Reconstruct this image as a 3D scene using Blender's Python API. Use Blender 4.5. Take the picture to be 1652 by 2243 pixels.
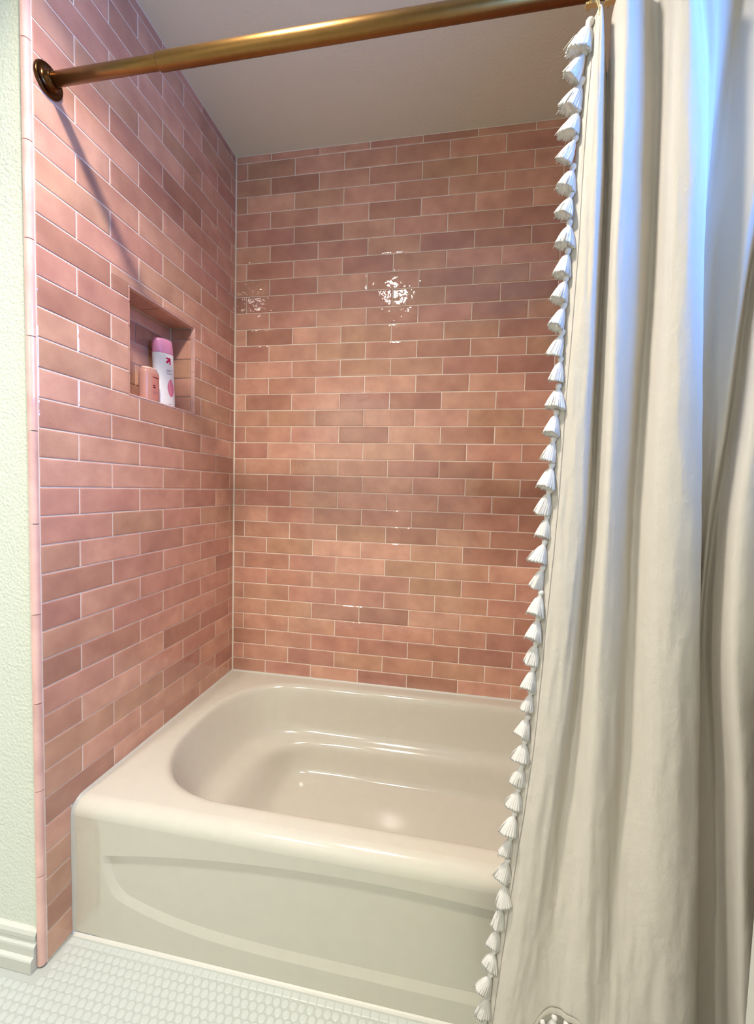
import bpy, bmesh, math, random
from mathutils import Vector, Matrix, noise

for o in list(bpy.data.objects):
    bpy.data.objects.remove(o, do_unlink=True)
S = bpy.context.scene
COL = S.collection
R = math.radians
random.seed(7)

# ------------------------------------------------------------------ camera
cam_d = bpy.data.cameras.new('camera')
cam = bpy.data.objects.new('camera', cam_d)
COL.objects.link(cam)
RX = Vector((0.984633, 0.172563, 0.026820))     # camera right
RY = Vector((0.035686, -0.048481, -0.998186))   # camera down
RZ = Vector((-0.170950, 0.983805, -0.053894))   # camera forward
M = Matrix((RX, -RY, -RZ)).transposed().to_4x4()
M.translation = Vector((0.8903, -1.6010, 1.1304))
cam.matrix_world = M
cam_d.sensor_fit = 'VERTICAL'
cam_d.sensor_height = 36.0
cam_d.sensor_width = 36.0
cam_d.lens = 14.49
cam_d.clip_start = 0.01
S.camera = cam

# ------------------------------------------------------------------ world, lights, exposure
w = bpy.data.worlds.new('world')
S.world = w
w.use_nodes = True
w.node_tree.nodes['Background'].inputs[0].default_value = (0.45, 0.60, 0.9, 1)
w.node_tree.nodes['Background'].inputs[1].default_value = 1.0
S.view_settings.view_transform = 'Standard'
S.view_settings.look = 'None'
S.view_settings.gamma = 1.0
S.view_settings.use_curve_mapping = False
S.view_settings.exposure = 0.10
S.cycles.max_bounces = 7
S.cycles.diffuse_bounces = 4
S.cycles.glossy_bounces = 4
S.cycles.transmission_bounces = 3
S.cycles.transparent_max_bounces = 4
S.cycles.adaptive_threshold = 0.15

LIGHT_POS = (0.50, -1.17, 2.425)                # recessed ceiling light of the bathroom
CEIL_W = 17.0
CEIL_C = (1.0, 0.93, 0.82)
WIN_W = 15.0
WIN_C = (0.10, 0.33, 1.0)                        # blue evening daylight in the side window
WIN_X, WIN_Y0, WIN_Y1, WIN_Z0, WIN_Z1 = 1.86, -1.42, -0.90, 1.42, 2.20


def area_light(name, loc, direction, sx, sy, power, col, shape='RECTANGLE', spread=math.pi):
    d = bpy.data.lights.new(name, 'AREA')
    d.shape = shape
    d.size = sx
    if shape == 'RECTANGLE':
        d.size_y = sy
    d.energy = power
    d.color = col
    d.spread = spread
    o = bpy.data.objects.new(name, d)
    COL.objects.link(o)
    o.location = loc
    o.rotation_euler = Vector(direction).to_track_quat('-Z', 'Y').to_euler()
    return o


area_light('ceiling_lamp', (LIGHT_POS[0], LIGHT_POS[1], LIGHT_POS[2] - 0.012), (0, 0, -1), 0.10, 0.10,
           CEIL_W, CEIL_C, 'DISK', R(134))
area_light('window_daylight', (WIN_X - 0.012, (WIN_Y0 + WIN_Y1) / 2, (WIN_Z0 + WIN_Z1) / 2), (-1, 0, 0),
           WIN_Z1 - WIN_Z0 - .06, WIN_Y1 - WIN_Y0 - .06, WIN_W, WIN_C, spread=R(120))

FILL_POS = (-0.10, -2.10, 2.425)               # unseen fill light, added behind the camera to lift the lower half
FILL_W = 20.5
area_light('ceiling_lamp', (FILL_POS[0], FILL_POS[1], FILL_POS[2] - 0.012), (0, 0, -1), 0.10, 0.10,
           FILL_W, (1.0, 0.95, 0.88), 'DISK', R(128))  # added fill, beam narrowed to keep it out of the tile reflections

# ------------------------------------------------------------------ materials


def srgb(r, g, b):
    f = lambda c: (c / 255 / 12.92) if c / 255 <= 0.04045 else ((c / 255 + 0.055) / 1.055) ** 2.4
    return (f(r), f(g), f(b), 1.0)


class NT:
    def __init__(self, name):
        self.m = bpy.data.materials.new(name)
        self.m.use_nodes = True
        self.t = self.m.node_tree
        self.b = self.t.nodes['Principled BSDF']
        self.out = self.t.nodes['Material Output']

    def n(self, kind, **kw):
        x = self.t.nodes.new(kind)
        for k, v in kw.items():
            if k in x.inputs:
                x.inputs[k].default_value = v
            else:
                setattr(x, k, v)
        return x

    def l(self, a, b):
        self.t.links.new(a, b)

    def ramp(self, fac, stops):
        x = self.n('ShaderNodeValToRGB')
        while len(x.color_ramp.elements) < len(stops):
            x.color_ramp.elements.new(0.5)
        for e, (p, c) in zip(x.color_ramp.elements, stops):
            e.position = p
            e.color = c
        self.l(fac, x.inputs[0])
        return x.outputs[0]

    def mix(self, fac, a, b, mode='MIX'):
        x = self.n('ShaderNodeMix', data_type='RGBA', blend_type=mode)
        for inp, v in ((x.inputs[0], fac), (x.inputs[6], a), (x.inputs[7], b)):
            if hasattr(v, 'links') or isinstance(v, bpy.types.NodeSocket):
                self.l(v, inp)
            else:
                inp.default_value = v
        return x.outputs[2]

    def bump(self, height, strength, dist=0.001, normal=None):
        x = self.n('ShaderNodeBump')
        x.inputs['Strength'].default_value = strength
        x.inputs['Distance'].default_value = dist
        self.l(height, x.inputs['Height'])
        if normal:
            self.l(normal, x.inputs['Normal'])
        return x.outputs[0]


def plain(name, col, rough=0.5, metal=0.0, coat=0.0, ior=1.45, bump=None):
    k = NT(name)
    k.b.inputs['Base Color'].default_value = col
    k.b.inputs['Roughness'].default_value = rough
    k.b.inputs['Metallic'].default_value = metal
    k.b.inputs['Coat Weight'].default_value = coat
    k.b.inputs['IOR'].default_value = ior
    tc = k.n('ShaderNodeTexCoord')
    nz = k.n('ShaderNodeTexNoise', Scale=bump[0] if bump else 30.0, Detail=3.0)
    k.l(tc.outputs['Object'], nz.inputs['Vector'])
    if bump:
        k.l(k.bump(nz.outputs[0], bump[1], bump[2]), k.b.inputs['Normal'])
    c2 = tuple(x * 0.93 for x in col[:3]) + (1,)
    k.l(k.mix(nz.outputs[0], col, c2), k.b.inputs['Base Color'])
    return k.m


def tile_material(name, stops, gloss=0.09, wav=0.5):
    """glazed hand-made tile: one tone per tile, cloudy glaze, wavy surface"""
    k = NT(name)
    oi = k.n('ShaderNodeObjectInfo')
    tc = k.n('ShaderNodeTexCoord')
    off = k.n('ShaderNodeVectorMath', operation='SCALE')
    comb = k.n('ShaderNodeCombineXYZ')
    for i in range(3):
        k.l(oi.outputs['Random'], comb.inputs[i])
    k.l(comb.outputs[0], off.inputs[0])
    off.inputs['Scale'].default_value = 53.0
    add = k.n('ShaderNodeVectorMath', operation='ADD')
    k.l(tc.outputs['Object'], add.inputs[0])
    k.l(off.outputs[0], add.inputs[1])
    base = k.ramp(oi.outputs['Random'], stops)
    cloud = k.n('ShaderNodeTexNoise', Scale=11.0, Detail=2.5, Roughness=0.55)
    k.l(add.outputs[0], cloud.inputs['Vector'])
    cfac = k.ramp(cloud.outputs[0], [(0.30, (0, 0, 0, 1)), (0.72, (1, 1, 1, 1))])
    warm = k.mix(1.0, base, (1.13, 1.16, 1.14, 1), 'MULTIPLY')
    dark = k.mix(1.0, base, (0.83, 0.79, 0.80, 1), 'MULTIPLY')
    c1 = k.mix(cfac, dark, warm)
    speck = k.n('ShaderNodeTexNoise', Scale=260.0, Detail=2.0)
    k.l(add.outputs[0], speck.inputs['Vector'])
    c2 = k.mix(0.10, c1, speck.outputs[1], 'OVERLAY')
    k.l(c2, k.b.inputs['Base Color'])
    k.b.inputs['Roughness'].default_value = gloss
    k.b.inputs['IOR'].default_value = 1.64
    wv = k.n('ShaderNodeTexNoise', Scale=34.0, Detail=2.2, Roughness=0.55, Distortion=0.4)
    k.l(add.outputs[0], wv.inputs['Vector'])
    k.l(k.bump(wv.outputs[0], wav, 0.0022), k.b.inputs['Normal'])
    return k.m


M_TILE = tile_material('pink_glazed_tile', [
    (0.00, srgb(180, 130, 110)), (0.16, srgb(198, 146, 124)), (0.32, srgb(211, 159, 136)),
    (0.48, srgb(195, 149, 122)), (0.64, srgb(220, 167, 144)), (0.82, srgb(205, 149, 130)), (1.0, srgb(186, 134, 117))], 0.045, 0.45)
M_TRIM = tile_material('pink_trim_tile', [(0.0, srgb(222, 176, 164)), (1.0, srgb(230, 184, 172))], 0.07, 0.08)
M_GROUT = plain('cream_grout', srgb(244, 230, 214), 0.85, bump=(400, 0.3, 0.0006))
M_PENNY = plain('white_penny_tile', srgb(195, 199, 192), 0.25)
M_FGROUT = plain('white_floor_grout', srgb(182, 185, 177), 0.85, bump=(300, 0.3, 0.0006))
M_CAULK = plain('white_caulk', srgb(208, 205, 194), 0.45)


def wall_paint(name, col, strength, scale):
    k = NT(name)
    tc = k.n('ShaderNodeTexCoord')
    nz = k.n('ShaderNodeTexNoise', Scale=scale, Detail=2.0, Roughness=0.5)
    k.l(tc.outputs['Object'], nz.inputs['Vector'])
    k.b.inputs['Base Color'].default_value = col
    k.b.inputs['Roughness'].default_value = 0.55
    k.l(k.bump(nz.outputs[0], strength, 0.004), k.b.inputs['Normal'])
    return k.m


M_PAINT = wall_paint('pale_wall_paint', srgb(218, 222, 208), 0.5, 150.0)
M_CEIL = wall_paint('ceiling_paint', srgb(226, 222, 206), 0.25, 120.0)
M_WHITE = plain('white_gloss_paint', srgb(208, 208, 198), 0.3)
M_TUB = plain('bone_acrylic', srgb(208, 203, 188), 0.13, coat=0.25)
M_BRASS = NT('aged_brass')
M_BRASS.b.inputs['Metallic'].default_value = 1.0
_tc = M_BRASS.n('ShaderNodeTexCoord')
_nz = M_BRASS.n('ShaderNodeTexNoise', Scale=60.0, Detail=3.0)
M_BRASS.l(_tc.outputs['Object'], _nz.inputs['Vector'])
M_BRASS.l(M_BRASS.mix(_nz.outputs[0], srgb(150, 114, 66), srgb(134, 98, 56)), M_BRASS.b.inputs['Base Color'])
M_BRASS.b.inputs['Roughness'].default_value = 0.34
M_BRASS = M_BRASS.m
M_DBRASS = plain('dark_bronze', srgb(92, 60, 34), 0.22, 1.0)
M_GOLD = plain('pale_gold_metal', srgb(232, 212, 152), 0.35, 0.6)


def cloth(name, col, transl, scale):
    k = NT(name)
    tc = k.n('ShaderNodeTexCoord')
    mp = k.n('ShaderNodeMapping')
    mp.inputs['Scale'].default_value = (1, 1, 0.6)
    k.l(tc.outputs['Object'], mp.inputs[0])
    a = k.n('ShaderNodeTexNoise', Scale=scale, Detail=3.0)
    k.l(mp.outputs[0], a.inputs['Vector'])
    b2 = k.n('ShaderNodeTexNoise', Scale=38.0, Detail=4.0, Roughness=0.6)
    k.l(mp.outputs[0], b2.inputs['Vector'])
    n1 = k.bump(b2.outputs[0], 0.35, 0.006)
    n2 = k.bump(a.outputs[0], 0.25, 0.0008, n1)
    df = k.n('ShaderNodeBsdfDiffuse')
    df.inputs[0].default_value = col
    tr = k.n('ShaderNodeBsdfTranslucent')
    tr.inputs[0].default_value = col
    k.l(n2, df.inputs['Normal'])
    mx = k.n('ShaderNodeMixShader')
    mx.inputs[0].default_value = transl
    k.l(df.outputs[0], mx.inputs[1])
    k.l(tr.outputs[0], mx.inputs[2])
    k.l(mx.outputs[0], k.out.inputs[0])
    return k.m


M_CLOTH = cloth('cream_linen', srgb(222, 214, 202), 0.18, 900.0)
M_TASSEL = cloth('white_cotton_yarn', srgb(230, 226, 220), 0.10, 700.0)
M_THREAD = plain('grey_stitching', srgb(168, 158, 152), 0.8)

# ------------------------------------------------------------------ helpers


def link(name, me, mat=None, parent=None, smooth=False):
    if mat is not None and not me.materials:
        me.materials.append(mat)
    if smooth:
        for p in me.polygons:
            p.use_smooth = True
    o = bpy.data.objects.new(name, me)
    COL.objects.link(o)
    if parent:
        o.parent = parent
    return o


def empty(name, loc=(0, 0, 0)):
    o = bpy.data.objects.new(name, None)
    o.empty_display_size = 0.05
    o.location = loc
    COL.objects.link(o)
    return o


def tag(o, label=None, cat=None, group=None, kind=None):
    if label:
        o['label'] = label
    if cat:
        o['category'] = cat
    if group:
        o['group'] = group
    if kind:
        o['kind'] = kind
    return o


def from_py(name, v, f):
    me = bpy.data.meshes.new(name)
    me.from_pydata([tuple(p) for p in v], [], f)
    me.update()
    return me


class MB:
    """collects verts and faces"""

    def __init__(self):
        self.v, self.f = [], []

    def box(self, x0, x1, y0, y1, z0, z1):
        b = len(self.v)
        self.v += [(x0, y0, z0), (x1, y0, z0), (x1, y1, z0), (x0, y1, z0),
                   (x0, y0, z1), (x1, y0, z1), (x1, y1, z1), (x0, y1, z1)]
        self.f += [tuple(b + i for i in q) for q in
                   ((0, 3, 2, 1), (4, 5, 6, 7), (0, 1, 5, 4), (1, 2, 6, 5), (2, 3, 7, 6), (3, 0, 4, 7))]
        return self

    def grid(self, rows, closed=False):
        """rows: list of equal-length lists of points"""
        b = len(self.v)
        n = len(rows[0])
        for r in rows:
            self.v += [tuple(p) for p in r]
        m = n if closed else n - 1
        for i in range(len(rows) - 1):
            for j in range(m):
                j2 = (j + 1) % n
                self.f.append((b + i * n + j, b + i * n + j2, b + (i + 1) * n + j2, b + (i + 1) * n + j))
        return self

    def tube(self, pts, rad, seg=10, cap=True):
        pts = [Vector(p) for p in pts]
        rows = []
        up = Vector((0.123, 0.31, 0.94))
        for i, p in enumerate(pts):
            d = (pts[min(i + 1, len(pts) - 1)] - pts[max(i - 1, 0)]).normalized()
            a = d.cross(up)
            if a.length < 1e-3:
                a = d.cross(Vector((1, 0, 0)))
            a.normalize()
            c = d.cross(a)
            r = rad[i] if isinstance(rad, (list, tuple)) else rad
            rows.append([p + (a * math.cos(t) + c * math.sin(t)) * r
                         for t in [2 * math.pi * k / seg for k in range(seg)]])
        b = len(self.v)
        self.grid(rows, True)
        if cap:
            self.f.append(tuple(b + k for k in range(seg)))
            e = b + (len(rows) - 1) * seg
            self.f.append(tuple(e + k for k in reversed(range(seg))))
        return self

    def lathe(self, prof, origin, axis, seg=32):
        """prof: list of (radius, distance along axis)"""
        ax = Vector(axis).normalized()
        a = ax.orthogonal().normalized()
        c = ax.cross(a)
        o = Vector(origin)
        rows = [[o + ax * h + (a * math.cos(t) + c * math.sin(t)) * max(r, 1e-5)
                 for t in [2 * math.pi * k / seg for k in range(seg)]] for r, h in prof]
        return self.grid(rows, True)

    def mesh(self, name):
        me = from_py(name, self.v, self.f)
        bm = bmesh.new()
        bm.from_mesh(me)
        bmesh.ops.recalc_face_normals(bm, faces=bm.faces)
        bm.to_mesh(me)
        bm.free()
        return me

    def obj(self, name, mat, parent=None, smooth=False):
        return link(name, self.mesh(name), mat, parent, smooth)


# ------------------------------------------------------------------ dimensions
V, L = 0.0652, 0.1998            # tile row and tile length, joints included
ZT = 2.42                        # height of the first full row's top line
CEIL = 2.45
EDGE = -0.8318                   # near end of the tiled left wall
AW = 1.524                       # alcove width
G = 0.0030                       # joint
DECK = 0.342                     # bathtub deck height
APR = -0.765                     # bathtub apron plane
NY0, NY1, NZ0, NZ1, ND = -0.5700, -0.2705, 1.3775, 1.6755, 0.090   # niche

# ------------------------------------------------------------------ setting
_tile_cache = {}


def tile_mesh(wd, ht, mat, th=0.006, bev=0.0016):
    key = (round(wd, 4), round(ht, 4), mat.name, th)
    if key in _tile_cache:
        return _tile_cache[key]
    a, b = wd / 2, ht / 2
    bv = min(bev, a * .4, b * .4)
    v, f = [], []
    b2 = min(bev * 2.8, a * .6, b * .6)
    for (x, y, z) in ((a - b2, b - b2, 0), (a - bv, b - bv, -0.00025), (a, b, -0.0011), (a, b, -th)):
        v += [(-x, -y, z), (x, -y, z), (x, y, z), (-x, y, z)]
    f.append((0, 1, 2, 3))
    for k in (0, 4, 8):
        for i in range(4):
            j = (i + 1) % 4
            f.append((k + i, k + 4 + i, k + 4 + j, k + j))
    me = from_py('tile_%d_%d' % (wd * 1000, ht * 1000), v, f)
    me.materials.append(mat)
    _tile_cache[key] = me
    return me


def put_tile(parent, u0, u1, v0, v1, frame, mat=M_TILE, name='tile', tilt=0.25, th=0.006):
    """frame(u, v) -> Matrix with local x along u, y along v, z outward"""
    if u1 - u0 < 0.004 or v1 - v0 < 0.004:
        return
    o = bpy.data.objects.new(name, tile_mesh(u1 - u0, v1 - v0, mat, th))
    COL.objects.link(o)
    o.parent = parent
    m = frame((u0 + u1) / 2, (v0 + v1) / 2)
    o.matrix_world = m @ Matrix.Rotation(R(random.uniform(-tilt, tilt)), 4, 'X') @ \
        Matrix.Rotation(R(random.uniform(-tilt, tilt) * .5), 4, 'Y')
    return o


def fr(xa, ya, za, origin):
    xa, ya, za, origin = Vector(xa), Vector(ya), Vector(za), Vector(origin)

    def g(u, v):
        m = Matrix((xa, ya, za)).transposed().to_4x4()
        m.translation = origin + xa * u + ya * v
        return m
    return g


F_BACK = fr((1, 0, 0), (0, 0, 1), (0, -1, 0), (0, 0, 0))
F_LEFT = fr((0, 1, 0), (0, 0, 1), (1, 0, 0), (0, 0, 0))

floor_base = MB().box(-1.2, 1.86, -2.6, -0.7665, -0.12, -0.0010)
floor = tag(floor_base.obj('floor', M_FGROUT), 'white penny round mosaic floor in front of the bathtub', kind='structure')
ceiling = tag(MB().box(-1.2, 1.86, -2.6, 0.1, CEIL, CEIL + 0.1).obj('ceiling', M_CEIL),
              'flat beige ceiling over the bathtub alcove', kind='structure')
wall_back = tag(MB().box(-0.002, AW + .1, 0.0016, 0.1, 0.0, CEIL).obj('wall_back', M_GROUT),
                'back wall of glossy pink brick-laid tiles behind the tub', kind='structure')
# left wall with the niche opening
lw = MB()
X0 = -0.16
lw.box(X0, -0.0016, EDGE - 0.0008, NY0, 0, CEIL)
lw.box(X0, -0.0016, NY1, 0.1, 0, CEIL)
lw.box(X0, -0.0016, NY0, NY1, 0, NZ0)
lw.box(X0, -0.0016, NY0, NY1, NZ1, CEIL)
lw.box(X0, -ND - 0.003, NY0, NY1, NZ0, NZ1)
wall_left = tag(lw.obj('wall_left', M_GROUT), 'left alcove wall of glossy pink tiles with a niche', kind='structure')

# back wall tiles (running bond)
A0 = 0.0494
for r in range(-1, 33):
    zt = ZT - r * V - G / 2
    zb = ZT - (r + 1) * V + G / 2
    if r == -1:
        zt = CEIL - 0.003
    if r == 32:
        continue
    js = [A0 + (0 if r % 2 == 0 else L / 2) + k * L for k in range(-1, 9)]
    for j0, j1 in zip(js[:-1], js[1:]):
        u0, u1 = max(j0 + G / 2, 0.0035), min(j1 - G / 2, AW - 0.002)
        put_tile(wall_back, u0, u1, zb, zt, F_BACK)

# left wall tiles, cut around the niche
for r in range(-1, 37):
    zt = ZT - r * V - G / 2
    zb = ZT - (r + 1) * V + G / 2
    if r == -1:
        zt = CEIL - 0.003
    if r == 36:
        zb = 0.004
    js = [EDGE + (L / 2 if r % 2 == 0 else 0) + k * L for k in range(-1, 6)]
    for j0, j1 in zip(js[:-1], js[1:]):
        u0, u1 = max(j0 + G / 2, EDGE + 0.001), min(j1 - G / 2, -0.0035)
        if r >= 32:
            u1 = min(u1, APR - 0.001)
        if u1 - u0 < 0.004:
            continue
        n0, n1, m0, m1 = NY0 - 0.0015, NY1 + 0.0015, NZ0 - 0.0015, NZ1 + 0.0015
        if u1 <= n0 or u0 >= n1 or zt <= m0 or zb >= m1:
            put_tile(wall_left, u0, u1, zb, zt, F_LEFT)
        else:
            if zt > m1:
                put_tile(wall_left, max(u0, n0) if u0 > n0 else u0, u1, m1, zt, F_LEFT)
                zt2 = m1
            else:
                zt2 = zt
            if zb < m0 - 0.004:
                put_tile(wall_left, u0, u1, zb, m0, F_LEFT)
            zb2 = max(zb, m0)
            if u0 < n0:
                put_tile(wall_left, u0, n0, zb2, zt2, F_LEFT)
            if u1 > n1:
                put_tile(wall_left, n1, u1, zb2, zt2, F_LEFT)

# niche lining tiles and its pencil edging
TW = 0.004
TD = 0.013
F_NB = fr((0, 1, 0), (0, 0, 1), (1, 0, 0), (-ND, 0, 0))
zrow = [1.6323 - k * 0.0652 for k in range(5)]
zl = [NZ1 - TW] + zrow + [NZ0 + TW]
for i in range(len(zl) - 1):
    jj = [-0.355 if i % 2 == 0 else -0.440]
    cuts = [NY0 + 0.004] + sorted(j + d for j in jj for d in (-0.2, 0, 0.2) if NY0 + .02 < j + d < NY1 - .02) + [NY1 - TW]
    if zl[i] - zl[i + 1] < 0.008:
        continue
    for c0, c1 in zip(cuts[:-1], cuts[1:]):
        put_tile(wall_left, c0 + G / 2, c1 - G / 2, zl[i + 1] + G / 2, zl[i] - G / 2, F_NB)
    put_tile(wall_left, -ND + 0.002, -TD - G / 2, zl[i + 1] + G / 2, zl[i] - G / 2,
             fr((1, 0, 0), (0, 0, 1), (0, -1, 0), (0, NY1 - TW, 0)))
    put_tile(wall_left, 0.001, ND - 0.002, zl[i + 1] + G / 2, zl[i] - G / 2,
             fr((-1, 0, 0), (0, 0, 1), (0, 1, 0), (0, NY0 + 0.004, 0)))
for c0, c1 in ((NY0 + 0.006, -0.43), (-0.43, NY1 - TW)):
    put_tile(wall_left, c0 + G / 2, c1 - G / 2, -ND + .002, -TD - G / 2, fr((0, 1, 0), (1, 0, 0), (0, 0, -1), (0, 0, NZ1 - TW)))
    put_tile(wall_left, c0 + G / 2, c1 - G / 2, TD + G / 2, ND - .002, fr((0, 1, 0), (-1, 0, 0), (0, 0, 1), (0, 0, NZ0 + TW)))


def pencil(p0, p1, out1, out2, rad, name, parent, wdt, wd2=None):
    """edging strip from p0 to p1; its rounded corner points to out1 + out2"""
    p0, p1, o1, o2 = Vector(p0), Vector(p1), Vector(out1), Vector(out2)
    wd2 = wd2 or wdt
    prof = [(-wdt, 0.0)]
    for k in range(7):
        t = math.pi / 2 * k / 6
        prof.append((-rad + rad * math.sin(t), -rad + rad * math.cos(t)))
    prof.append((0.0, -wd2))
    prof.append((-wdt, -wd2))
    rows = [[p + o1 * a + o2 * b for a, b in prof] for p in (p0, p1)]
    mb = MB().grid(rows, True)
    n = len(prof)
    mb.f.append(tuple(range(n)))
    mb.f.append(tuple(n + k for k in reversed(range(n))))
    return mb.obj(name, M_TRIM, parent)


# edging down the near end of the left wall; its pieces are one tile long
TZ = [CEIL - .002, 2.243, 2.041, 1.840, 1.641, 1.439, 1.238, 1.035, 0.833, 0.630, 0.426, 0.223, 0.004]
for z0, z1 in zip(TZ[:-1], TZ[1:]):
    pencil((0.0012, -0.8475, z0 - 0.001), (0.0012, -0.8475, z1 + 0.001), (1, 0, 0), (0, -1, 0), 0.009, 'edge_trim',
           wall_left, 0.0125)
# niche edging: far side, top (two pieces), sill (two pieces)
for z0, z1 in ((NZ0 + TW, 1.5215), (1.5225, NZ1 - TW)):
    pencil((0.0006, NY1 - TW, z0), (0.0006, NY1 - TW, z1), (1, 0, 0), (0, -1, 0), 0.0022, 'edge_trim', wall_left, TD, 0.0035)
for y0, y1 in ((NY0, -0.3925), (-0.3915, NY1)):
    pencil((0.0006, y0, NZ1 - TW), (0.0006, y1, NZ1 - TW), (1, 0, 0), (0, 0, -1), 0.0022, 'edge_trim', wall_left, TD, 0.0035)
    pencil((0.0006, y0, NZ0 + TW), (0.0006, y1, NZ0 + TW), (1, 0, 0), (0, 0, 1), 0.0022, 'edge_trim', wall_left, TD, 0.0035)

# alcove end wall behind the curtain, plain painted room walls
k = NT('pink_tile_far')
tc = k.n('ShaderNodeTexCoord')
sp = k.n('ShaderNodeSeparateXYZ')
mp = k.n('ShaderNodeCombineXYZ')
k.l(tc.outputs['Object'], sp.inputs[0])
k.l(sp.outputs[1], mp.inputs[0])
k.l(sp.outputs[2], mp.inputs[1])
bt = k.n('ShaderNodeTexBrick')
bt.inputs['Color1'].default_value = srgb(196, 138, 124)
bt.inputs['Color2'].default_value = srgb(184, 128, 114)
bt.inputs['Mortar'].default_value = srgb(236, 212, 192)
bt.inputs['Scale'].default_value = 1.0
bt.inputs['Mortar Size'].default_value = 0.0015
bt.inputs['Brick Width'].default_value = L
bt.inputs['Row Height'].default_value = V
k.l(mp.outputs[0], bt.inputs[0])
k.l(bt.outputs[0], k.b.inputs['Base Color'])
k.b.inputs['Roughness'].default_value = 0.12
tag(MB().box(AW, AW + .1, -0.83, 0.0, 0, CEIL).obj('wall_right', k.m), 'pink tiled end wall of the alcove behind the curtain',
    kind='structure')
tag(MB().box(-1.2, -0.0118, -0.8385, -0.8330, 0, CEIL).obj('wall_near_left', M_PAINT),
    'pale textured painted wall left of the pink tile edging', kind='structure')
tag(MB().box(AW, 1.86, -0.8385, -0.8330, 0, CEIL).obj('wall_near_right', M_PAINT), 'pale painted wall right of the alcove',
    kind='structure')
tag(MB().box(-1.3, -1.2, -2.6, -0.833, 0, CEIL).obj('wall_room_left', M_PAINT), 'pale painted side wall of the bathroom',
    kind='structure')
tag(MB().box(-1.2, 1.86, -2.7, -2.6, 0, CEIL).obj('wall_front', M_PAINT), 'pale painted wall facing the bathtub',
    kind='structure')
wr = MB()
wr.box(1.86, 1.96, -2.6, WIN_Y0, 0, CEIL)
wr.box(1.86, 1.96, WIN_Y1, -0.833, 0, CEIL)
wr.box(1.86, 1.96, WIN_Y0, WIN_Y1, 0, WIN_Z0)
wr.box(1.86, 1.96, WIN_Y0, WIN_Y1, WIN_Z1, CEIL)
tag(wr.obj('wall_room_right', M_PAINT), 'pale painted wall with the window', kind='structure')
win = tag(empty('window_1', (1.91, (WIN_Y0 + WIN_Y1) / 2, WIN_Z0)), 'white framed window in the right wall', kind='structure')
wf = MB()
for a in ((WIN_Y0, WIN_Y0 + .035, WIN_Z0, WIN_Z1), (WIN_Y1 - .035, WIN_Y1, WIN_Z0, WIN_Z1),
          (WIN_Y0 + .035, WIN_Y1 - .035, WIN_Z0, WIN_Z0 + .035), (WIN_Y0 + .035, WIN_Y1 - .035, WIN_Z1 - .035, WIN_Z1)):
    wf.box(1.885, 1.93, *a)
o = wf.obj('window_frame', M_WHITE, win)
o.matrix_parent_inverse = win.matrix_basis.inverted()
gk = NT('window_glass')
gk.b.inputs['Base Color'].default_value = (0.8, 0.9, 1, 1)
gk.b.inputs['Roughness'].default_value = 0.02
gk.b.inputs['Transmission Weight'].default_value = 1.0
o = MB().box(1.906, 1.910, WIN_Y0 + .03, WIN_Y1 - .03, WIN_Z0 + .03, WIN_Z1 - .03).obj('pane', gk.m, win)
o.matrix_parent_inverse = win.matrix_basis.inverted()

# baseboard with a stepped profile on the near left wall
prof = [(-0.8385, 0.0), (-0.8615, 0.0), (-0.8615, 0.028), (-0.8600, 0.031), (-0.8540, 0.034), (-0.8535, 0.052), (-0.8525, 0.056),
        (-0.8480, 0.060), (-0.8470, 0.064), (-0.8500, 0.070), (-0.8500, 0.080), (-0.8470, 0.087), (-0.8420, 0.0905), (-0.8385, 0.0905)]
bb = MB().grid([[(x, y, z) for y, z in prof] for x in (-1.2, -0.0135)], True)
bb.f.append(tuple(range(len(prof))))
bb.f.append(tuple(len(prof) + i for i in reversed(range(len(prof)))))
tag(bb.obj('baseboard_left', M_WHITE), 'white stepped baseboard under the pale painted wall', kind='structure')

# penny floor
pm = []
NS = 10
PR = 0.0089


def penny_mesh():
    v, f = [], []
    for rr, z in ((0.0064, 0.0), (0.0084, -0.0004), (PR, -0.0016)):
        v += [(rr * math.cos(2 * math.pi * i / NS + .2), rr * math.sin(2 * math.pi * i / NS + .2), z) for i in range(NS)]
    f.append(tuple(range(NS)))
    for b in (0, NS):
        for i in range(NS):
            j = (i + 1) % NS
            f.append((b + i, b + NS + i, b + NS + j, b + j))
    me = from_py('penny', v, f)
    for p in me.polygons:
        p.use_smooth = True
    me.materials.append(M_PENNY)
    return me


PM = penny_mesh()
PX, PY = 0.0192, 0.0192 * 0.866
FRONT = -0.7885                    # first row of pennies below the border course
cand = []
fwd, right, down, cpos = RZ, RX, RY, M.translation
for iy in range(0, 60):
    for ix in range(-42, 100):
        x = ix * PX + (PX / 2 if iy % 2 else 0)
        y = FRONT - PR - 0.001 - iy * PY
        if y < -1.6 or x > 1.5 or x < -0.75:
            continue
        if y > -0.8735 and x < 0.010 and not (x > 0.004 + PR and y < -0.80):
            if x < 0.004 + PR:
                continue
        d = Vector((x, y, 0)) - cpos
        zc = d.dot(fwd)
        u, vv = 826 + 902.8 * d.dot(right) / zc, 1121.5 + 902.8 * d.dot(down) / zc
        vis = zc > 0.05 and -15 < u < 1085 + max(0, (2243 - vv)) * .1 and vv < 2258
        cand.append((0 if vis else 1, zc, x, y))
cand.sort()
nvis = min(300, sum(1 for c in cand if c[0] == 0))
for c in cand[:nvis]:
    o = bpy.data.objects.new('penny_tile', PM)
    COL.objects.link(o)
    o.parent = floor
    o.matrix_world = Matrix.Translation((c[2], c[3], 0)) @ Matrix.Rotation(random.uniform(0, .6), 4, 'Z') @ \
        Matrix.Rotation(R(random.uniform(-.15, .15)), 4, 'X')
sv, sf = [], []
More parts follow.
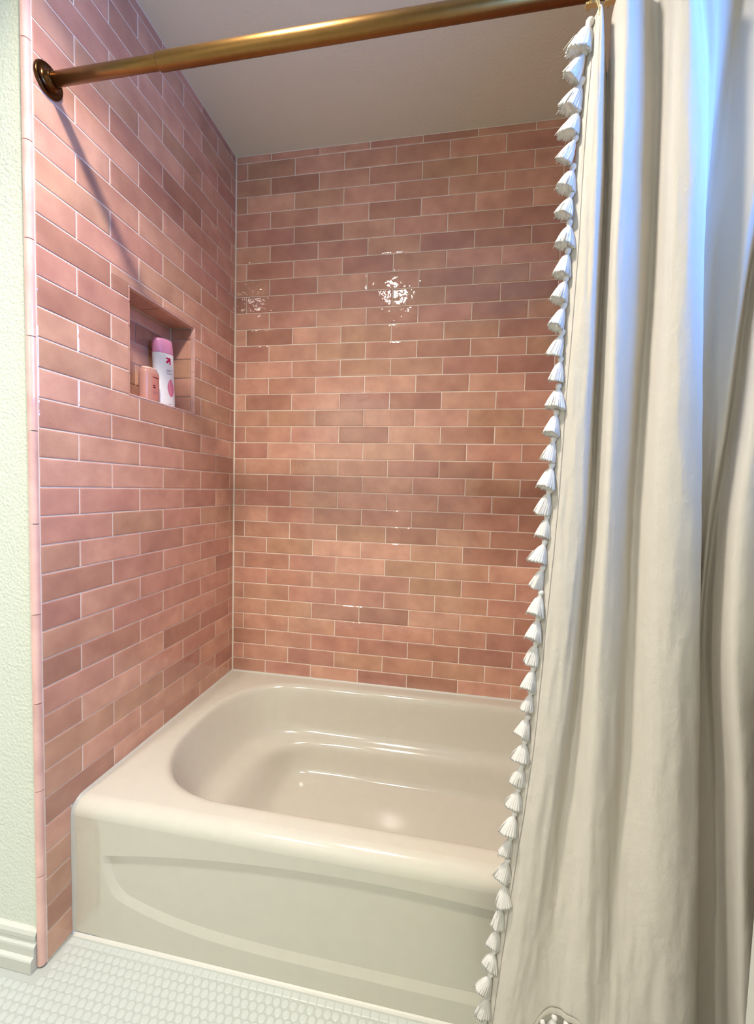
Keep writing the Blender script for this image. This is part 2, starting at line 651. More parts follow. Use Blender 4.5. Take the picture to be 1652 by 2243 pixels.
for c in cand[nvis:]:
    b = len(sv)
    sv += [(p.co.x + c[2], p.co.y + c[3], p.co.z) for p in PM.vertices]
    sf += [tuple(b + i for i in p.vertices) for p in PM.polygons]
st = link('penny_tiles_beyond', from_py('pennies', sv, sf), M_PENNY, floor, True)
st['kind'] = 'stuff'
# straight border course against the tub
bx = 0.004
i = 0
while bx < 1.12:
    wd = 0.0188
    put_tile(floor, bx, bx + wd, -0.7875, -0.7735, fr((1, 0, 0), (0, 1, 0), (0, 0, 1), (0, 0, 0.0)), M_PENNY, 'border_tile', .3, 0.0016)
    bx += 0.0200

# ------------------------------------------------------------------ bathtub
tub = tag(empty('bathtub', (0.76, -0.38, 0.0)), 'bone coloured bathtub with a curved panel in its apron', 'bathtub')
TX0, TX1, TY1 = 0.0035, AW - 0.003, -0.0035


def tpart(mb, name, mat=M_TUB, smooth=True):
    o = mb.obj(name, mat, tub, smooth)
    o.matrix_parent_inverse = tub.matrix_basis.inverted()
    return o


NR = 144


def ring(xl, xr, yb, yf, n, z, xc=None):
    """superellipse outline; left and right halves share the centre line"""
    pts = []
    cy, b = (yb + yf) / 2, (yb - yf) / 2
    al = min(0.31, (xr - xl) / 2)
    cxl, cxr = xl + al, xr - al
    for k in range(NR):
        t = 2 * math.pi * k / NR
        c, s = math.cos(t), math.sin(t)
        px = abs(c) ** (2 / n) * al
        py = abs(s) ** (2 / n) * b * (1 if s >= 0 else -1)
        x = cxr + px if c > 0 else cxl - px
        if abs(c) < 0.35:          # straight flanks spread over the middle
            q = (c + 0.35) / 0.70
            xa = cxl - (0.35 ** (2 / n)) * al
            xb = cxr + (0.35 ** (2 / n)) * al
            x = xa + (xb - xa) * q
            fx = x
            py0 = 1.0
            if x < cxl:
                py0 = max(0.0, 1 - abs((cxl - x) / al) ** n) ** (1 / n)
            elif x > cxr:
                py0 = max(0.0, 1 - abs((x - cxr) / al) ** n) ** (1 / n)
            py = py0 * b * (1 if s >= 0 else -1)
        pts.append(Vector((x, cy + py, z)))
    return pts


def inset_ring(i, z, n, fl=1.0):
    return ring(0.089 + i * fl, 1.435 - i * 1.0, -0.064 - i, -0.686 + i, n, z)


rings = []
# deck: from the outer rectangle to the rim
base = inset_ring(-0.020, DECK, 2.6)
cx, cy = 0.76, -0.375
ROLL = 0.034
FY = APR + ROLL


def to_rect(p):
    dx, dy = p.x - cx, p.y - cy
    s = 1e9
    for lim, d in ((TX1 - cx, dx), (TX0 - cx, dx), (TY1 - cy, dy), (FY - cy, dy)):
        if abs(d) > 1e-6 and lim / d > 0:
            s = min(s, lim / d)
    return Vector((cx + dx * s, cy + dy * s, DECK))


outer = [to_rect(p) for p in base]
for cnr in ((TX0, TY1), (TX1, TY1), (TX0, FY), (TX1, FY)):
    kbest = min(range(NR), key=lambda q: (outer[q].x - cnr[0]) ** 2 + (outer[q].y - cnr[1]) ** 2)
    outer[kbest] = Vector((cnr[0], cnr[1], DECK))
mid = [(a * .35 + b * .65) for a, b in zip(outer, base)]
low = [Vector((p.x, p.y, DECK - 0.03)) for p in outer]
rings = [outer, mid, base]
for i, dz, n, fl in ((-0.012, -0.0005, 2.6, 1), (-0.006, -0.0025, 2.6, 1), (-0.001, -0.0065, 2.6, 1), (0.003, -0.013, 2.6, 1), (0.006, -0.022, 2.6, 1.2),
                     (0.012, -0.050, 2.65, 1.6), (0.020, -0.090, 2.7, 1.9), (0.028, -0.125, 2.8, 2.1), (0.034, -0.148, 2.9, 2.2),
                     (0.042, -0.163, 3.0, 2.25), (0.056, -0.172, 3.1, 2.2), (0.068, -0.180, 3.2, 2.15), (0.076, -0.192, 3.3, 2.2),
                     (0.083, -0.212, 4.2, 2.25), (0.092, -0.240, 5.5, 2.3), (0.101, -0.262, 7.0, 2.3), (0.108, -0.273, 8.0, 2.3),
                     (0.118, -0.279, 9.0, 2.25), (0.135, -0.282, 9.0, 2.15), (0.180, -0.284, 7.0, 1.9), (0.230, -0.286, 5.0, 1.8)):
    rings.append(inset_ring(i, DECK + dz, n, fl))
mb = MB().grid([[p for p in r] for r in rings], True)
b0 = len(mb.v) - NR
mb.f.append(tuple(b0 + q for q in range(NR)))
# rolled front edge of the deck
NXR = 60
rows = []
for q in range(9):
    t = math.pi / 2 * q / 8
    rows.append([(TX0 + (TX1 - TX0) * c / NXR, FY - ROLL * math.sin(t), DECK - ROLL + ROLL * math.cos(t)) for c in range(NXR + 1)])
mb.grid(rows)
bas = tpart(mb, 'basin')
# apron with a recessed, arched panel
ap = MB()
ZA = DECK - ROLL
PX0 = 0.084                       # left end of the panel; the right end mirrors it
xs_ = []
for ix in range(301):
    xs_.append(TX0 + (TX1 - TX0) * ix / 300)
xs_ += [PX0 + q * 0.0022 for q in range(28)] + [1.52 - PX0 - q * 0.0022 for q in range(28)]
xs_ = sorted(set(round(x, 5) for x in xs_))


def panel(x, ins):
    xa = min(x, 1.52 - x)
    e = abs(x - 0.76) / 0.65
    zt = 0.280 - 0.058 * e * e - 0.024 * ins
    zb = 0.054 + 0.064 * e ** 4 + 0.022 * ins
    x0 = PX0 + 0.022 * ins
    rr = 0.050
    if xa < x0 + rr:
        q = max(0.0, min(1.0, (x0 + rr - xa) / rr))
        zb = zb + (min(zt, zb + 0.075) - zb) * (1 - math.sqrt(max(0.0, 1 - q * q)))
    if xa <= x0:
        return None
    return zt, max(zb, 0.0)


cols_ = []
for x in xs_:
    o_ = panel(x, 0) or (0.215, 0.19)
    xa = min(x, 1.52 - x)
    dep = 0.0052 * max(0.0, min(1.0, (xa - PX0) / 0.022))
    i_ = panel(x, 1)
    if i_ is None:
        it = panel(PX0 + 0.02201 if x < .76 else 1.52 - PX0 - 0.02201, 1)
        tt = max(o_[1] + .0006, min(o_[0] - .0004, it[0]))
        i_ = (tt, max(o_[1] + .0004, min(tt - .0002, it[1])))
    zz = [(ZA, 0.0), (ZA * .6 + o_[0] * .4, 0), (o_[0], 0.0), (i_[0], dep)]
    zz += [(i_[0] + (i_[1] - i_[0]) * q / 5, dep) for q in range(1, 5)]
    zz += [(i_[1], dep), (o_[1], 0.0), (o_[1] * .5, 0.0), (0.002, 0.0)]
    end = 0.0012 * max(0.0, min(1.0, (PX0 - 0.006 - xa) / 0.012))
    cols_.append([(x, APR + d + (end if q_ else 0.0), z_) for q_, (z_, d) in enumerate(zz)])
ap.grid(cols_)
tpart(ap, 'apron', smooth=False)
# caulk lines
ck = MB()
ck.grid([[(x, -0.7652, 0.0035), (x, -0.7685, 0.0018), (x, -0.7715, -0.0008)] for x in (0.004, 1.5)])
path = [(-0.004, DECK)] + [(FY - ROLL * math.sin(math.pi / 2 * q / 8), DECK - ROLL + ROLL * math.cos(math.pi / 2 * q / 8)) for q in range(9)] + [(APR + .001, 0.004)]
rows = []
for q, (y, z) in enumerate(path):
    a = 0.0 if q <= 1 else min(1.0, (q - 1) / 8)
    ny, nz = -math.sin(a * math.pi / 2), math.cos(a * math.pi / 2)
    rows.append([(0.0003, y + ny * .004, z + nz * .004), (0.0045, y + ny * .0016, z + nz * .0016), (0.0080, y - ny * .0006, z - nz * .0006)])
ck.grid(rows)
ck.grid([[(x, -0.0005, DECK + 0.005), (x, -0.004, DECK + 0.0016), (x, -0.008, DECK - .0004)] for x in (0.001, AW - .004)])
tpart(ck, 'caulk_line', M_CAULK, False)

# ------------------------------------------------------------------ curtain rod
RY_, RZ_ = -0.7995, 1.9965
rod = tag(empty('curtain_rod', (0.0, RY_, RZ_)), 'brushed brass tension shower rod across the top of the alcove', 'curtain rod')


def rpart(mb, name, mat, smooth=True):
    o = mb.obj(name, mat, rod, smooth)
    o.matrix_parent_inverse = rod.matrix_basis.inverted()
    return o


rpart(MB().lathe([(0.0, 0.0012), (0.0325, 0.0012), (0.0325, 0.004), (0.0310, 0.0065), (0.0285, 0.0070), (0.0270, 0.0060),
                  (0.0200, 0.0085), (0.0175, 0.0130), (0.0165, 0.019), (0.0150, 0.020), (0.0, 0.020)], (0, RY_, RZ_), (1, 0, 0), 40), 'flange', M_DBRASS)
rpart(MB().lathe([(0.0, 0.0205), (0.0128, 0.0205), (0.0128, 0.276)], (0, RY_, RZ_), (1, 0, 0), 32), 'inner_tube', M_BRASS)
rpart(MB().lathe([(0.0128, 0.270), (0.0150, 0.2705), (0.0156, 0.273), (0.0156, AW - .022), (0.0, AW - .021)], (0, RY_, RZ_), (1, 0, 0), 32), 'outer_tube', M_BRASS)
rpart(MB().lathe([(0.0, -0.0012), (0.0325, -0.0012), (0.0325, -0.005), (0.028, -0.007), (0.02, -0.0085), (0.0165, -0.020), (0.0, -0.0205)], (AW, RY_, RZ_), (1, 0, 0), 40), 'flange', M_DBRASS)

# ------------------------------------------------------------------ shower curtain
ZK = [1.921, 1.817, 1.656, 1.524, 1.272, 1.105, 0.887, 0.663, 0.440, 0.194]
CK = [
    [(1.0945, -.832), (1.0857, -.832), (1.0779, -.832), (1.0771, -.832), (1.0714, -.8323), (1.0645, -.8341), (1.0564, -.8365), (1.0424, -.8389), (1.0211, -.8413), (.9997, -.844)],
    [(1.0996, -.842), (1.0932, -.842), (1.0901, -.842), (1.0888, -.842), (1.0815, -.8422), (1.0773, -.8436), (1.0668, -.8454), (1.055, -.8473), (1.0329, -.8492), (1.0106, -.8512)],
    [(1.1007, -.851), (1.1007, -.851), (1.1013, -.851), (1.1018, -.851), (1.0994, -.8512), (1.0972, -.8525), (1.0889, -.8541), (1.0764, -.8558), (1.0569, -.8574), (1.0356, -.8593)],
    [(1.1051, -.85), (1.1085, -.85), (1.1135, -.85), (1.1147, -.85), (1.1169, -.8502), (1.1171, -.8513), (1.11, -.8528), (1.0996, -.8542), (1.0806, -.8557), (1.0599, -.8574)],
    [(1.1227, -.815), (1.1282, -.815), (1.1338, -.815), (1.1356, -.815), (1.1374, -.8158), (1.137, -.8204), (1.1318, -.8264), (1.1197, -.8325), (1.1060, -.8450), (1.0890, -.8550)],
    [(1.1223, -.836), (1.1306, -.836), (1.1371, -.836), (1.1391, -.836), (1.1423, -.8363), (1.1438, -.8383), (1.1387, -.8408), (1.1343, -.8434), (1.1285, -.8500), (1.1205, -.8580)],
    [(1.1356, -.858), (1.1413, -.858), (1.1433, -.858), (1.1437, -.858), (1.1502, -.8582), (1.1516, -.8596), (1.1524, -.8614), (1.1504, -.8633), (1.1502, -.8652), (1.1507, -.8672)],
    [(1.1601, -.843), (1.166, -.843), (1.1695, -.843), (1.1755, -.843), (1.1787, -.8435), (1.1774, -.8467), (1.1805, -.8509), (1.1823, -.8552), (1.1793, -.8595), (1.1779, -.8642)],
    [(1.1951, -.812), (1.2031, -.812), (1.2089, -.812), (1.2122, -.812), (1.2088, -.8129), (1.2058, -.8182), (1.2092, -.8251), (1.2099, -.8322), (1.2030, -.8480), (1.1970, -.8640)],
    [(1.2052, -.834), (1.21, -.834), (1.214, -.834), (1.2176, -.834), (1.2173, -.8346), (1.2163, -.8379), (1.2218, -.8423), (1.2274, -.8467), (1.2295, -.8560), (1.2240, -.8660)],
    [(1.2085, -.858), (1.2115, -.858), (1.2179, -.858), (1.2224, -.858), (1.2271, -.8583), (1.2293, -.8599), (1.2341, -.8621), (1.2425, -.8644), (1.2508, -.8666), (1.2566, -.8691)],
    [(1.2191, -.868), (1.2286, -.868), (1.2384, -.868), (1.242, -.868), (1.252, -.8681), (1.2585, -.8686), (1.2646, -.8694), (1.2742, -.8701), (1.2857, -.8709), (1.2978, -.8717)],
    [(1.24, -.852), (1.2559, -.852), (1.2678, -.852), (1.2715, -.852), (1.2845, -.8521), (1.2933, -.8525), (1.3031, -.853), (1.3166, -.8536), (1.3286, -.8541), (1.3427, -.8548)],
    [(1.2537, -.838), (1.268, -.836), (1.281, -.826), (1.288, -.815), (1.3032, -.8082), (1.3116, -.8091), (1.3201, -.8104), (1.3317, -.8117), (1.3431, -.813), (1.3559, -.8144)],
    [(1.282, -.828), (1.2855, -.826), (1.288, -.820), (1.2922, -.8125), (1.3022, -.8074), (1.31, -.8041), (1.3183, -.8), (1.329, -.8), (1.341, -.8), (1.3544, -.8)],
    [(1.317, -.806), (1.3065, -.806), (1.291, -.808), (1.286, -.810), (1.2934, -.811), (1.2983, -.8103), (1.3096, -.8), (1.3231, -.8), (1.3365, -.8), (1.3514, -.8)],
    [(1.3306, -.812), (1.3237, -.810), (1.315, -.806), (1.3131, -.800), (1.317, -.7956), (1.3201, -.7931), (1.3235, -.79), (1.3341, -.79), (1.3476, -.79), (1.361, -.79)],
    [(1.3403, -.83), (1.3401, -.8267), (1.3357, -.8202), (1.3311, -.815), (1.3293, -.8049), (1.328, -.7982), (1.333, -.79), (1.3393, -.79), (1.3506, -.79), (1.3641, -.79)],
    [(1.3506, -.842), (1.3541, -.8385), (1.3558, -.8317), (1.3471, -.8262), (1.3401, -.8156), (1.3328, -.8086), (1.3313, -.8), (1.3378, -.8), (1.3477, -.8), (1.3604, -.8)],
    [(1.3921, -.795), (1.3929, -.795), (1.3942, -.795), (1.3766, -.795), (1.3632, -.7951), (1.3498, -.7958), (1.346, -.7967), (1.3682, -.7977), (1.3875, -.7986), (1.4054, -.7996)],
    [(1.3879, -.84), (1.3893, -.84), (1.3916, -.84), (1.3793, -.84), (1.364, -.848), (1.3480, -.857), (1.3480, -.866), (1.3670, -.870), (1.3835, -.870), (1.4020, -.870)],
    [(1.4266, -.82), (1.4282, -.82), (1.4336, -.82), (1.4307, -.82), (1.420, -.826), (1.4090, -.834), (1.4040, -.842), (1.4160, -.848), (1.4310, -.848), (1.4470, -.848)],
]
ZTOP = [1.908, 1.914, 1.916, 1.902, 1.840, 1.906, 1.945, 1.962, 1.952, 1.960, 1.964, 1.964, 1.962, 1.96, 1.96, 1.962, 1.94, 1.955, 1.962, 1.94, 1.96, 1.96]
HEM = 0.092


def hermite(xs, ys, x):
    n = len(xs)
    if x >= xs[0]:
        return ys[0] + (x - xs[0]) * (ys[0] - ys[1]) / (xs[0] - xs[1])
    if x <= xs[-1]:
        return ys[-1] + (x - xs[-1]) * (ys[-1] - ys[-2]) / (xs[-1] - xs[-2])
    i = 0
    while x < xs[i + 1]:
        i += 1
    sl = lambda j: (ys[j + 1] - ys[j]) / (xs[j + 1] - xs[j])
    m0 = sl(i) if i == 0 else (sl(i) + sl(i - 1)) / 2
    m1 = sl(i) if i == n - 2 else (sl(i) + sl(i + 1)) / 2
    h = xs[i + 1] - xs[i]
    t = (x - xs[i]) / h
    return ((2 * t ** 3 - 3 * t * t + 1) * ys[i] + (t ** 3 - 2 * t * t + t) * h * m0 +
            (-2 * t ** 3 + 3 * t * t) * ys[i + 1] + (t ** 3 - t * t) * h * m1)


def cat(p0, p1, p2, p3, t):
    return 0.5 * (2 * p1 + (p2 - p0) * t + (2 * p0 - 5 * p1 + 4 * p2 - p3) * t * t + (3 * p1 - p0 - 3 * p2 + p3) * t ** 3)


NC = len(CK)


def section(z):
    return [(hermite(ZK, [c[0] for c in col], z), hermite(ZK, [c[1] for c in col], z)) for col in CK]


def along(lst, u):
    i = min(int(u), NC - 2)
    t = u - i
    g = lambda q: lst[max(0, min(NC - 1, q))]
    if isinstance(lst[0], tuple):
        return tuple(cat(g(i - 1)[a], g(i)[a], g(i + 1)[a], g(i + 2)[a], t) for a in (0, 1))
    return cat(g(i - 1), g(i), g(i + 1), g(i + 2), t)


def hem_z(u):
    return HEM + 0.108 * math.exp(-abs((u - 5.2) / 1.75) ** 3) + 0.006 * math.sin(u * 2.1)


def cloth_pt(u, z, wr=True):
    x, y = along(section(z), u)
    y = min(y, -0.784)
    if wr:
        a = noise.noise(Vector((u * 2.3, z * 7.0, 3.1)))
        b = noise.noise(Vector((u * 5.1, z * 19.0, 9.7)))
        y += 0.0022 * a + 0.0011 * b * (1.4 if z < 1.3 else .8)
    return Vector((x, y, z))


cur = tag(empty('shower_curtain', (1.22, -0.83, HEM)), 'cream linen shower curtain gathered to the right with tasselled edge', 'curtain')


def cpart(o):
    o.parent = cur
    o.matrix_parent_inverse = cur.matrix_basis.inverted()
    return o


SUB, NZC = 7, 110
us = [i / SUB for i in range((NC - 1) * SUB + 1)]
rows = []
secs = {}
for jz in range(NZC + 1):
    t = jz / NZC
    row = []
    for u in us:
        zt, zb = along(ZTOP, u), hem_z(u)
        row.append(cloth_pt(u, zt + (zb - zt) * t))
    rows.append(row)
cl = MB().grid(rows).obj('cloth', M_CLOTH, None, True)
sm = cl.modifiers.new('thickness', 'SOLIDIFY')
sm.thickness = 0.0012
sm.offset = 0
cpart(cl)
# hem stitching down the tasselled edge
pts = [cloth_pt(0.95, 1.912 + (hem_z(1) - 1.912) * q / 160) + Vector((0, -0.0012, 0)) for q in range(161)]
cpart(MB().tube(pts, 0.0006, 6).obj('stitched_seam', M_THREAD, None, True))
# hem band along the bottom
rows = []
for u in us[:int(SUB * 9)]:
    p = cloth_pt(u, hem_z(u))
    rows.append([p + Vector((0, -0.0016, 0.012)), p + Vector((0, -0.0024, 0.006)), p + Vector((0, -0.0016, 0.0))])
cpart(MB().grid(rows).obj('hem', M_CLOTH, None, True))


def tassel_mesh(seed, wide, length):
    rnd = random.Random(seed)
    seg = 66
    prof = [(0.0006, 0.0045), (0.0030, 0.0038), (0.0046, 0.0018), (0.0052, -0.0008), (0.0046, -0.0035), (0.0034, -0.0060),
            (0.0040, -0.0080)]
    rows = []
    ph = [rnd.uniform(0, 6.28) for _ in range(3)]
    for r0, z in prof:
        rows.append([(r0 * math.cos(a), r0 * math.sin(a) * .9, z) for a in [2 * math.pi * q / seg for q in range(seg)]])
    ragg = [rnd.uniform(-0.0016, 0.0012) for _ in range(seg)]
    for t in (0.12, 0.28, 0.5, 0.72, 0.9, 1.0):
        row = []
        for q in range(seg):
            a = 2 * math.pi * q / seg
            r0 = 0.0042 + (wide - 0.0042) * (t ** 0.75) * (1 - 0.10 * t * t)
            r0 *= 1 + (0.03 + .05 * t) * math.cos(5 * a + ph[0]) + 0.085 * math.cos(21 * a + ph[1] + 2 * t)
            row.append((r0 * math.cos(a), r0 * math.sin(a) * .62, -0.008 - (length - 0.008) * t + (ragg[q] * t if t > .8 else 0)
                        + 0.0025 * t * math.cos(a + ph[2])))
        rows.append(row)
    rows.append([(p[0] * .55, p[1] * .55, p[2] + 0.003) for p in rows[-1]])
    mb = MB().grid(rows, True)
    b = len(mb.v) - seg
    mb.f.append(tuple(b + q for q in range(seg)))
    for _ in range(14):             # loose strands
        a = rnd.uniform(0, 6.28)
        r1 = wide * rnd.uniform(.85, 1.15)
        mb.tube([(0.003 * math.cos(a), .002 * math.sin(a), -0.010),
                 (r1 * .7 * math.cos(a), r1 * .45 * math.sin(a), -length * .6),
                 (r1 * math.cos(a), r1 * .6 * math.sin(a), -length - rnd.uniform(-.001, .003))], 0.00045, 4)
    me = mb.mesh('tassel')
    for p in me.polygons:
        p.use_smooth = True
    me.materials.append(M_TASSEL)
    return me


TM = [tassel_mesh(s, wd, ln) for s, wd, ln in ((1, .0160, .040), (2, .0178, .041), (3, .0150, .042), (4, .0172, .039), (5, .0142, .041))]
rt = random.Random(3)
z = 1.906
q = 0
while z > 0.10:
    p = cloth_pt(0.0, z)
    o = bpy.data.objects.new('tassel', TM[rt.randrange(5)])
    COL.objects.link(o)
    lean = R(rt.uniform(6, 20))
    if z > 1.72:
        lean = R(rt.uniform(16, 30))
    if z < 0.42:
        lean = R(rt.uniform(-4, 26))
    sc = rt.uniform(.93, 1.05) * (1.22 if z > 1.80 else 1.0)
    o.matrix_world = Matrix.Translation(p + Vector((-0.003, -0.004, 0.0))) @ Matrix.Rotation(lean, 4, 'Y') @ \
        Matrix.Rotation(R(rt.uniform(-8, 4)), 4, 'X') @ Matrix.Rotation(rt.uniform(-.4, .4), 4, 'Z') @ Matrix.Scale(sc, 4)
    cpart(o)
    z -= 0.0452
for u in (0.6, 2.1, 3.4, 4.1, 4.7, 5.3, 5.9, 6.6, 7.4, 8.3):
    p = cloth_pt(u, hem_z(u))
    o = bpy.data.objects.new('tassel', TM[rt.randrange(5)])
    COL.objects.link(o)
    o.matrix_world = Matrix.Translation(p + Vector((0, -0.001, -0.006))) @ Matrix.Rotation(R(rt.uniform(-8, 8)), 4, 'Y') @ \
        Matrix.Rotation(rt.uniform(0, 6.28), 4, 'Z')
    cpart(o)

# gold rings on the rod that carry the curtain
ring_u = [(1.6, 'first gold ring on the rod above the curtain’s tasselled corner'), (5.75, 'second gold ring on the rod, right of the corner ring'),
          (8.6, 'third gold ring on the rod'), (11.0, 'fourth gold ring on the rod'), (14.6, 'fifth gold ring on the rod'),
          (18.0, 'sixth gold ring on the rod, near the wall')]
lm = MB()
lm.tube([(0, 0.0205 * math.sin(2 * math.pi * k / 28), 0.0205 * math.cos(2 * math.pi * k / 28)) for k in range(29)], 0.0016, 8, False)
ring_me = lm.mesh('ring_loop')
for p in ring_me.polygons:
    p.use_smooth = True
ring_me.materials.append(M_GOLD)
for n_, (u, lab) in enumerate(ring_u):
    zt = along(ZTOP, u)
    a = cloth_pt(u, zt - 0.012)
    g = tag(empty('curtain_ring', (a.x, RY_, RZ_)), lab.replace('’', "'"), 'curtain ring', 'gold rings along the curtain rod')
    bpy.context.view_layer.update()
    o = bpy.data.objects.new('loop', ring_me)
    COL.objects.link(o)
    o.parent = g
    o.location = (0, 0, -0.0045)
    hk = MB()
    bot = Vector((a.x, RY_, RZ_ - 0.0250))
    hk.box(bot.x - 0.009, bot.x + 0.011, bot.y - 0.004, bot.y + 0.004, bot.z - 0.0022, bot.z + 0.0012)
    for s in (-1, 1):
        hk.tube([bot + Vector((0.004 * s, 0, 0)), bot + Vector((0.003 * s, (a.y - bot.y) * .5, -0.008)),
                 Vector((a.x + 0.001 * s, a.y - 0.003, a.z + 0.006)), Vector((a.x, a.y - 0.002, a.z - 0.004))], 0.0011, 6)
    o = hk.obj('hook', M_GOLD, g, False)
    o.matrix_parent_inverse = Matrix.Translation(g.location).inverted()

# ------------------------------------------------------------------ bottles in the niche
M_BWHITE = plain('white_bottle_plastic', srgb(246, 242, 240), 0.3)
M_CAPPINK = plain('pink_cap_plastic', srgb(228, 150, 184), 0.3)
M_LOGO = plain('crimson_print', srgb(206, 22, 88), 0.5)
M_INK = plain('grey_print', srgb(128, 122, 130), 0.6)
M_PETAL = plain('rose_print', srgb(236, 128, 156), 0.5)
M_PETAL2 = plain('light_rose_print', srgb(246, 176, 192), 0.5)
M_BPINK = plain('translucent_pink_plastic', srgb(206, 150, 134), 0.25)
M_PANEL = plain('salmon_print', srgb(214, 138, 124), 0.4)
M_DINK = plain('maroon_print', srgb(104, 20, 36), 0.6)


def bottle_body(prof, ax, ay, n, seg=48):
    """prof: (scale, z); oval section ax along x, ay along y"""
    rows = []
    for s, z in prof:
        row = []
        for q in range(seg):
            t = 2 * math.pi * q / seg
            c, sn = math.cos(t), math.sin(t)
            row.append((ax * s * abs(c) ** (2 / n) * (1 if c >= 0 else -1), ay * s * abs(sn) ** (2 / n) * (1 if sn >= 0 else -1), z))
        rows.append(row)
    mb = MB().grid(rows, True)
    mb.f.append(tuple(range(seg)))
    b = len(mb.v) - seg
    mb.f.append(tuple(b + q for q in range(seg)))
    return mb


def on_body(y, z, ax, ay, n, eps):
    t = min(1.0, abs(y) / ay)
    return (ax * max(0.0, 1 - t ** n) ** (1 / n) + eps, y, z)


def decal(poly_rows, name, mat, parent, ax, ay, n, eps=0.0003):
    """poly_rows: list of rows of (y, z); grid wrapped on the bottle front"""
    mb = MB()
    for rows in poly_rows:
        mb.grid([[on_body(y, z, ax, ay, n, eps) for y, z in r] for r in rows])
    return mb.obj(name, mat, parent)


def bar(y0, y1, z0, z1, k=5):
    return [[(y0 + (y1 - y0) * i / k, z) for i in range(k + 1)] for z in (z0, z1)]


def stroke(a, b, wd):
    a, b = Vector(a), Vector(b)
    d = (b - a).normalized()
    nn = Vector((-d.y, d.x)) * wd / 2
    return [[tuple(a + (b - a) * (i / 4) + nn) for i in range(5)], [tuple(a + (b - a) * (i / 4) - nn) for i in range(5)]]


SILL = NZ0 + TW
AX, AY, NN = 0.0215, 0.0350, 2.2
wb = tag(empty('shampoo_bottle', (-0.051, -0.3575, SILL + 0.0015)), 'tall white shampoo bottle with a pink cap in the niche', 'bottle')
bottle_body([(.90, 0.0), (.985, 0.002), (1.0, 0.006), (1.0, 0.172)], AX, AY, NN).obj('body', M_BWHITE, wb, True)
bottle_body([(.995, 0.1725), (1.0, 0.174), (0.985, 0.196), (0.95, 0.210), (0.91, 0.2160), (0.84, 0.2185), (0.6, 0.2195)], AX, AY, NN).obj('cap', M_CAPPINK, wb, True)
decal([stroke((-0.006, 0.1572), (0.0115, 0.1572), 0.0056), stroke((0.0090, 0.160), (0.0090, 0.1390), 0.0058),
       stroke((0.0080, 0.1550), (-0.0050, 0.1430), 0.0068)], 'logo', M_LOGO, wb, AX, AY, NN)
decal([bar(-0.005, 0.016, 0.1195, 0.1209), bar(-0.005, 0.008, 0.1160, 0.1172), bar(-0.005, 0.015, 0.1100, 0.1110),
       bar(-0.005, 0.013, 0.1075, 0.1085), bar(-0.003, 0.010, 0.0105, 0.0117)], 'print', M_INK, wb, AX, AY, NN)['kind'] = 'stuff'
pet = []
for i in range(13):
    t = i / 12
    zc = 0.036 + 0.056 * t
    hw = 0.0135 * math.sin(math.pi * min(1, 0.06 + t * .92)) ** .7
    pet.append([(0.009 - hw + 2 * hw * q / 6, zc) for q in range(7)])
decal([pet], 'petal', M_PETAL, wb, AX, AY, NN)
decal([[[(-0.002 + d + 0.004 * t, 0.046 + 0.038 * t), (-0.0005 + d + 0.004 * t, 0.046 + 0.038 * t)] for t in (0, .2, .4, .6, .8, 1)]
       for d in (0.001, 0.006, 0.011)], 'petal_vein', M_PETAL2, wb, AX, AY, NN, 0.0006)
wb.rotation_euler = (R(2.6), 0, R(-14))

BX, BY, BN = 0.0200, 0.0335, 2.6
pb = tag(empty('body_wash_bottle', (-0.036, -0.4490, SILL + 0.0008)), 'short pink body wash bottle beside the white one', 'bottle')
bottle_body([(.88, 0.0), (.98, 0.002), (1.0, 0.007), (1.0, 0.082), (.985, 0.088), (.93, 0.0935), (.85, 0.0965)], BX, BY, BN).obj('body', M_BPINK, pb, True)
bottle_body([(.80, 0.0966), (.79, 0.100), (.75, 0.1035), (.6, 0.1045)], BX, BY, BN).obj('cap', plain('pale_peach_cap', srgb(232, 190, 170), 0.35), pb, True)
decal([bar(-0.012, 0.026, 0.010, 0.084, 8)], 'label_panel', M_PANEL, pb, BX, BY, BN)
decal([bar(-0.0085, 0.016, 0.0735, 0.0762)], 'title_print', M_DINK, pb, BX, BY, BN, .0006)
decal([bar(-0.0085, 0.0, 0.0485, 0.0515), bar(-0.0085, 0.003, 0.0425, 0.0460)], 'name_print', M_DINK, pb, BX, BY, BN, .0006)
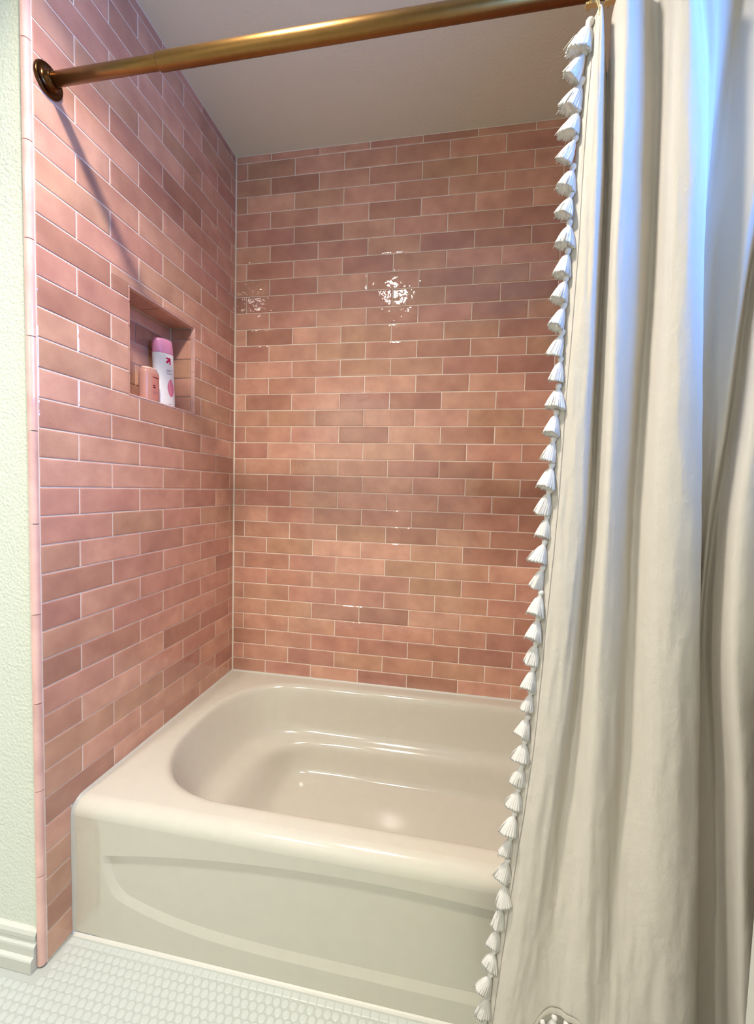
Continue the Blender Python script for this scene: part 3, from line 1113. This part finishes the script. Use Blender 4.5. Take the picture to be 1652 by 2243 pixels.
decal([bar(-0.0075, 0.005, 0.0335, 0.0345), bar(-0.0075, 0.014, 0.0290, 0.0302), bar(-0.0075, 0.004, 0.0240, 0.0252)], 'small_print', M_INK, pb, BX, BY, BN, .0006)

# ------------------------------------------------------------------ fixture and cabinet outside the picture
for pos_, lab_, glow in ((LIGHT_POS, 'round recessed ceiling light just outside the tub alcove', 150.0),
                         (FILL_POS, 'round recessed fill light added at the unseen far end of the bathroom', 2.0)):  # second fixture houses the added fill; dim diffuser avoids a reflection
    em = NT('lamp_diffuser')
    em.b.inputs['Emission Color'].default_value = CEIL_C + (1,)
    em.b.inputs['Emission Strength'].default_value = glow
    lt = tag(empty('ceiling_light', (pos_[0], pos_[1], CEIL)), lab_, 'ceiling light', 'recessed ceiling lights')
    MB().lathe([(0.0, -0.001), (0.085, -0.001), (0.085, -0.010), (0.072, -0.026), (0.062, -0.026), (0.060, -0.014), (0.0, -0.014)], (0, 0, 0), (0, 0, 1), 36).obj('trim_ring', M_WHITE, lt, True)
    MB().lathe([(0.0, -0.0245), (0.0595, -0.0245), (0.0595, -0.0155), (0.0, -0.0155)], (0, 0, 0), (0, 0, 1), 36).obj('diffuser', em.m, lt, True)

cab = tag(empty('vanity_cabinet', (1.62, -1.25, 0.0)), 'white painted cabinet beside the right end of the curtain', 'cabinet')


def vpart(mb, name, mat):
    o = mb.obj(name, mat, cab)
    o.matrix_parent_inverse = cab.matrix_basis.inverted()
    return o


CX = 1.335
vpart(MB().box(CX, 1.84, -1.55, -0.965, 0.0, 0.82), 'body', M_WHITE)
vpart(MB().box(CX - 0.01, 1.84, -1.57, -0.955, 0.8205, 0.85), 'countertop', M_WHITE)
for i, (x0, x1) in enumerate(((1.36, 1.592), (1.604, 1.825))):
    d = vpart(MB().box(x0, x1, -1.571, -1.5505, 0.09, 0.79), 'door', M_WHITE)
    kx = x1 - .03 if i == 0 else x0 + .03
    h = MB().lathe([(0.0, 0.0), (0.006, 0.0), (0.005, 0.014), (0.012, 0.018), (0.010, 0.026), (0.0, 0.027)], (kx, -1.571, 0.7), (0, -1, 0), 16).obj('knob', M_GOLD, d, True)
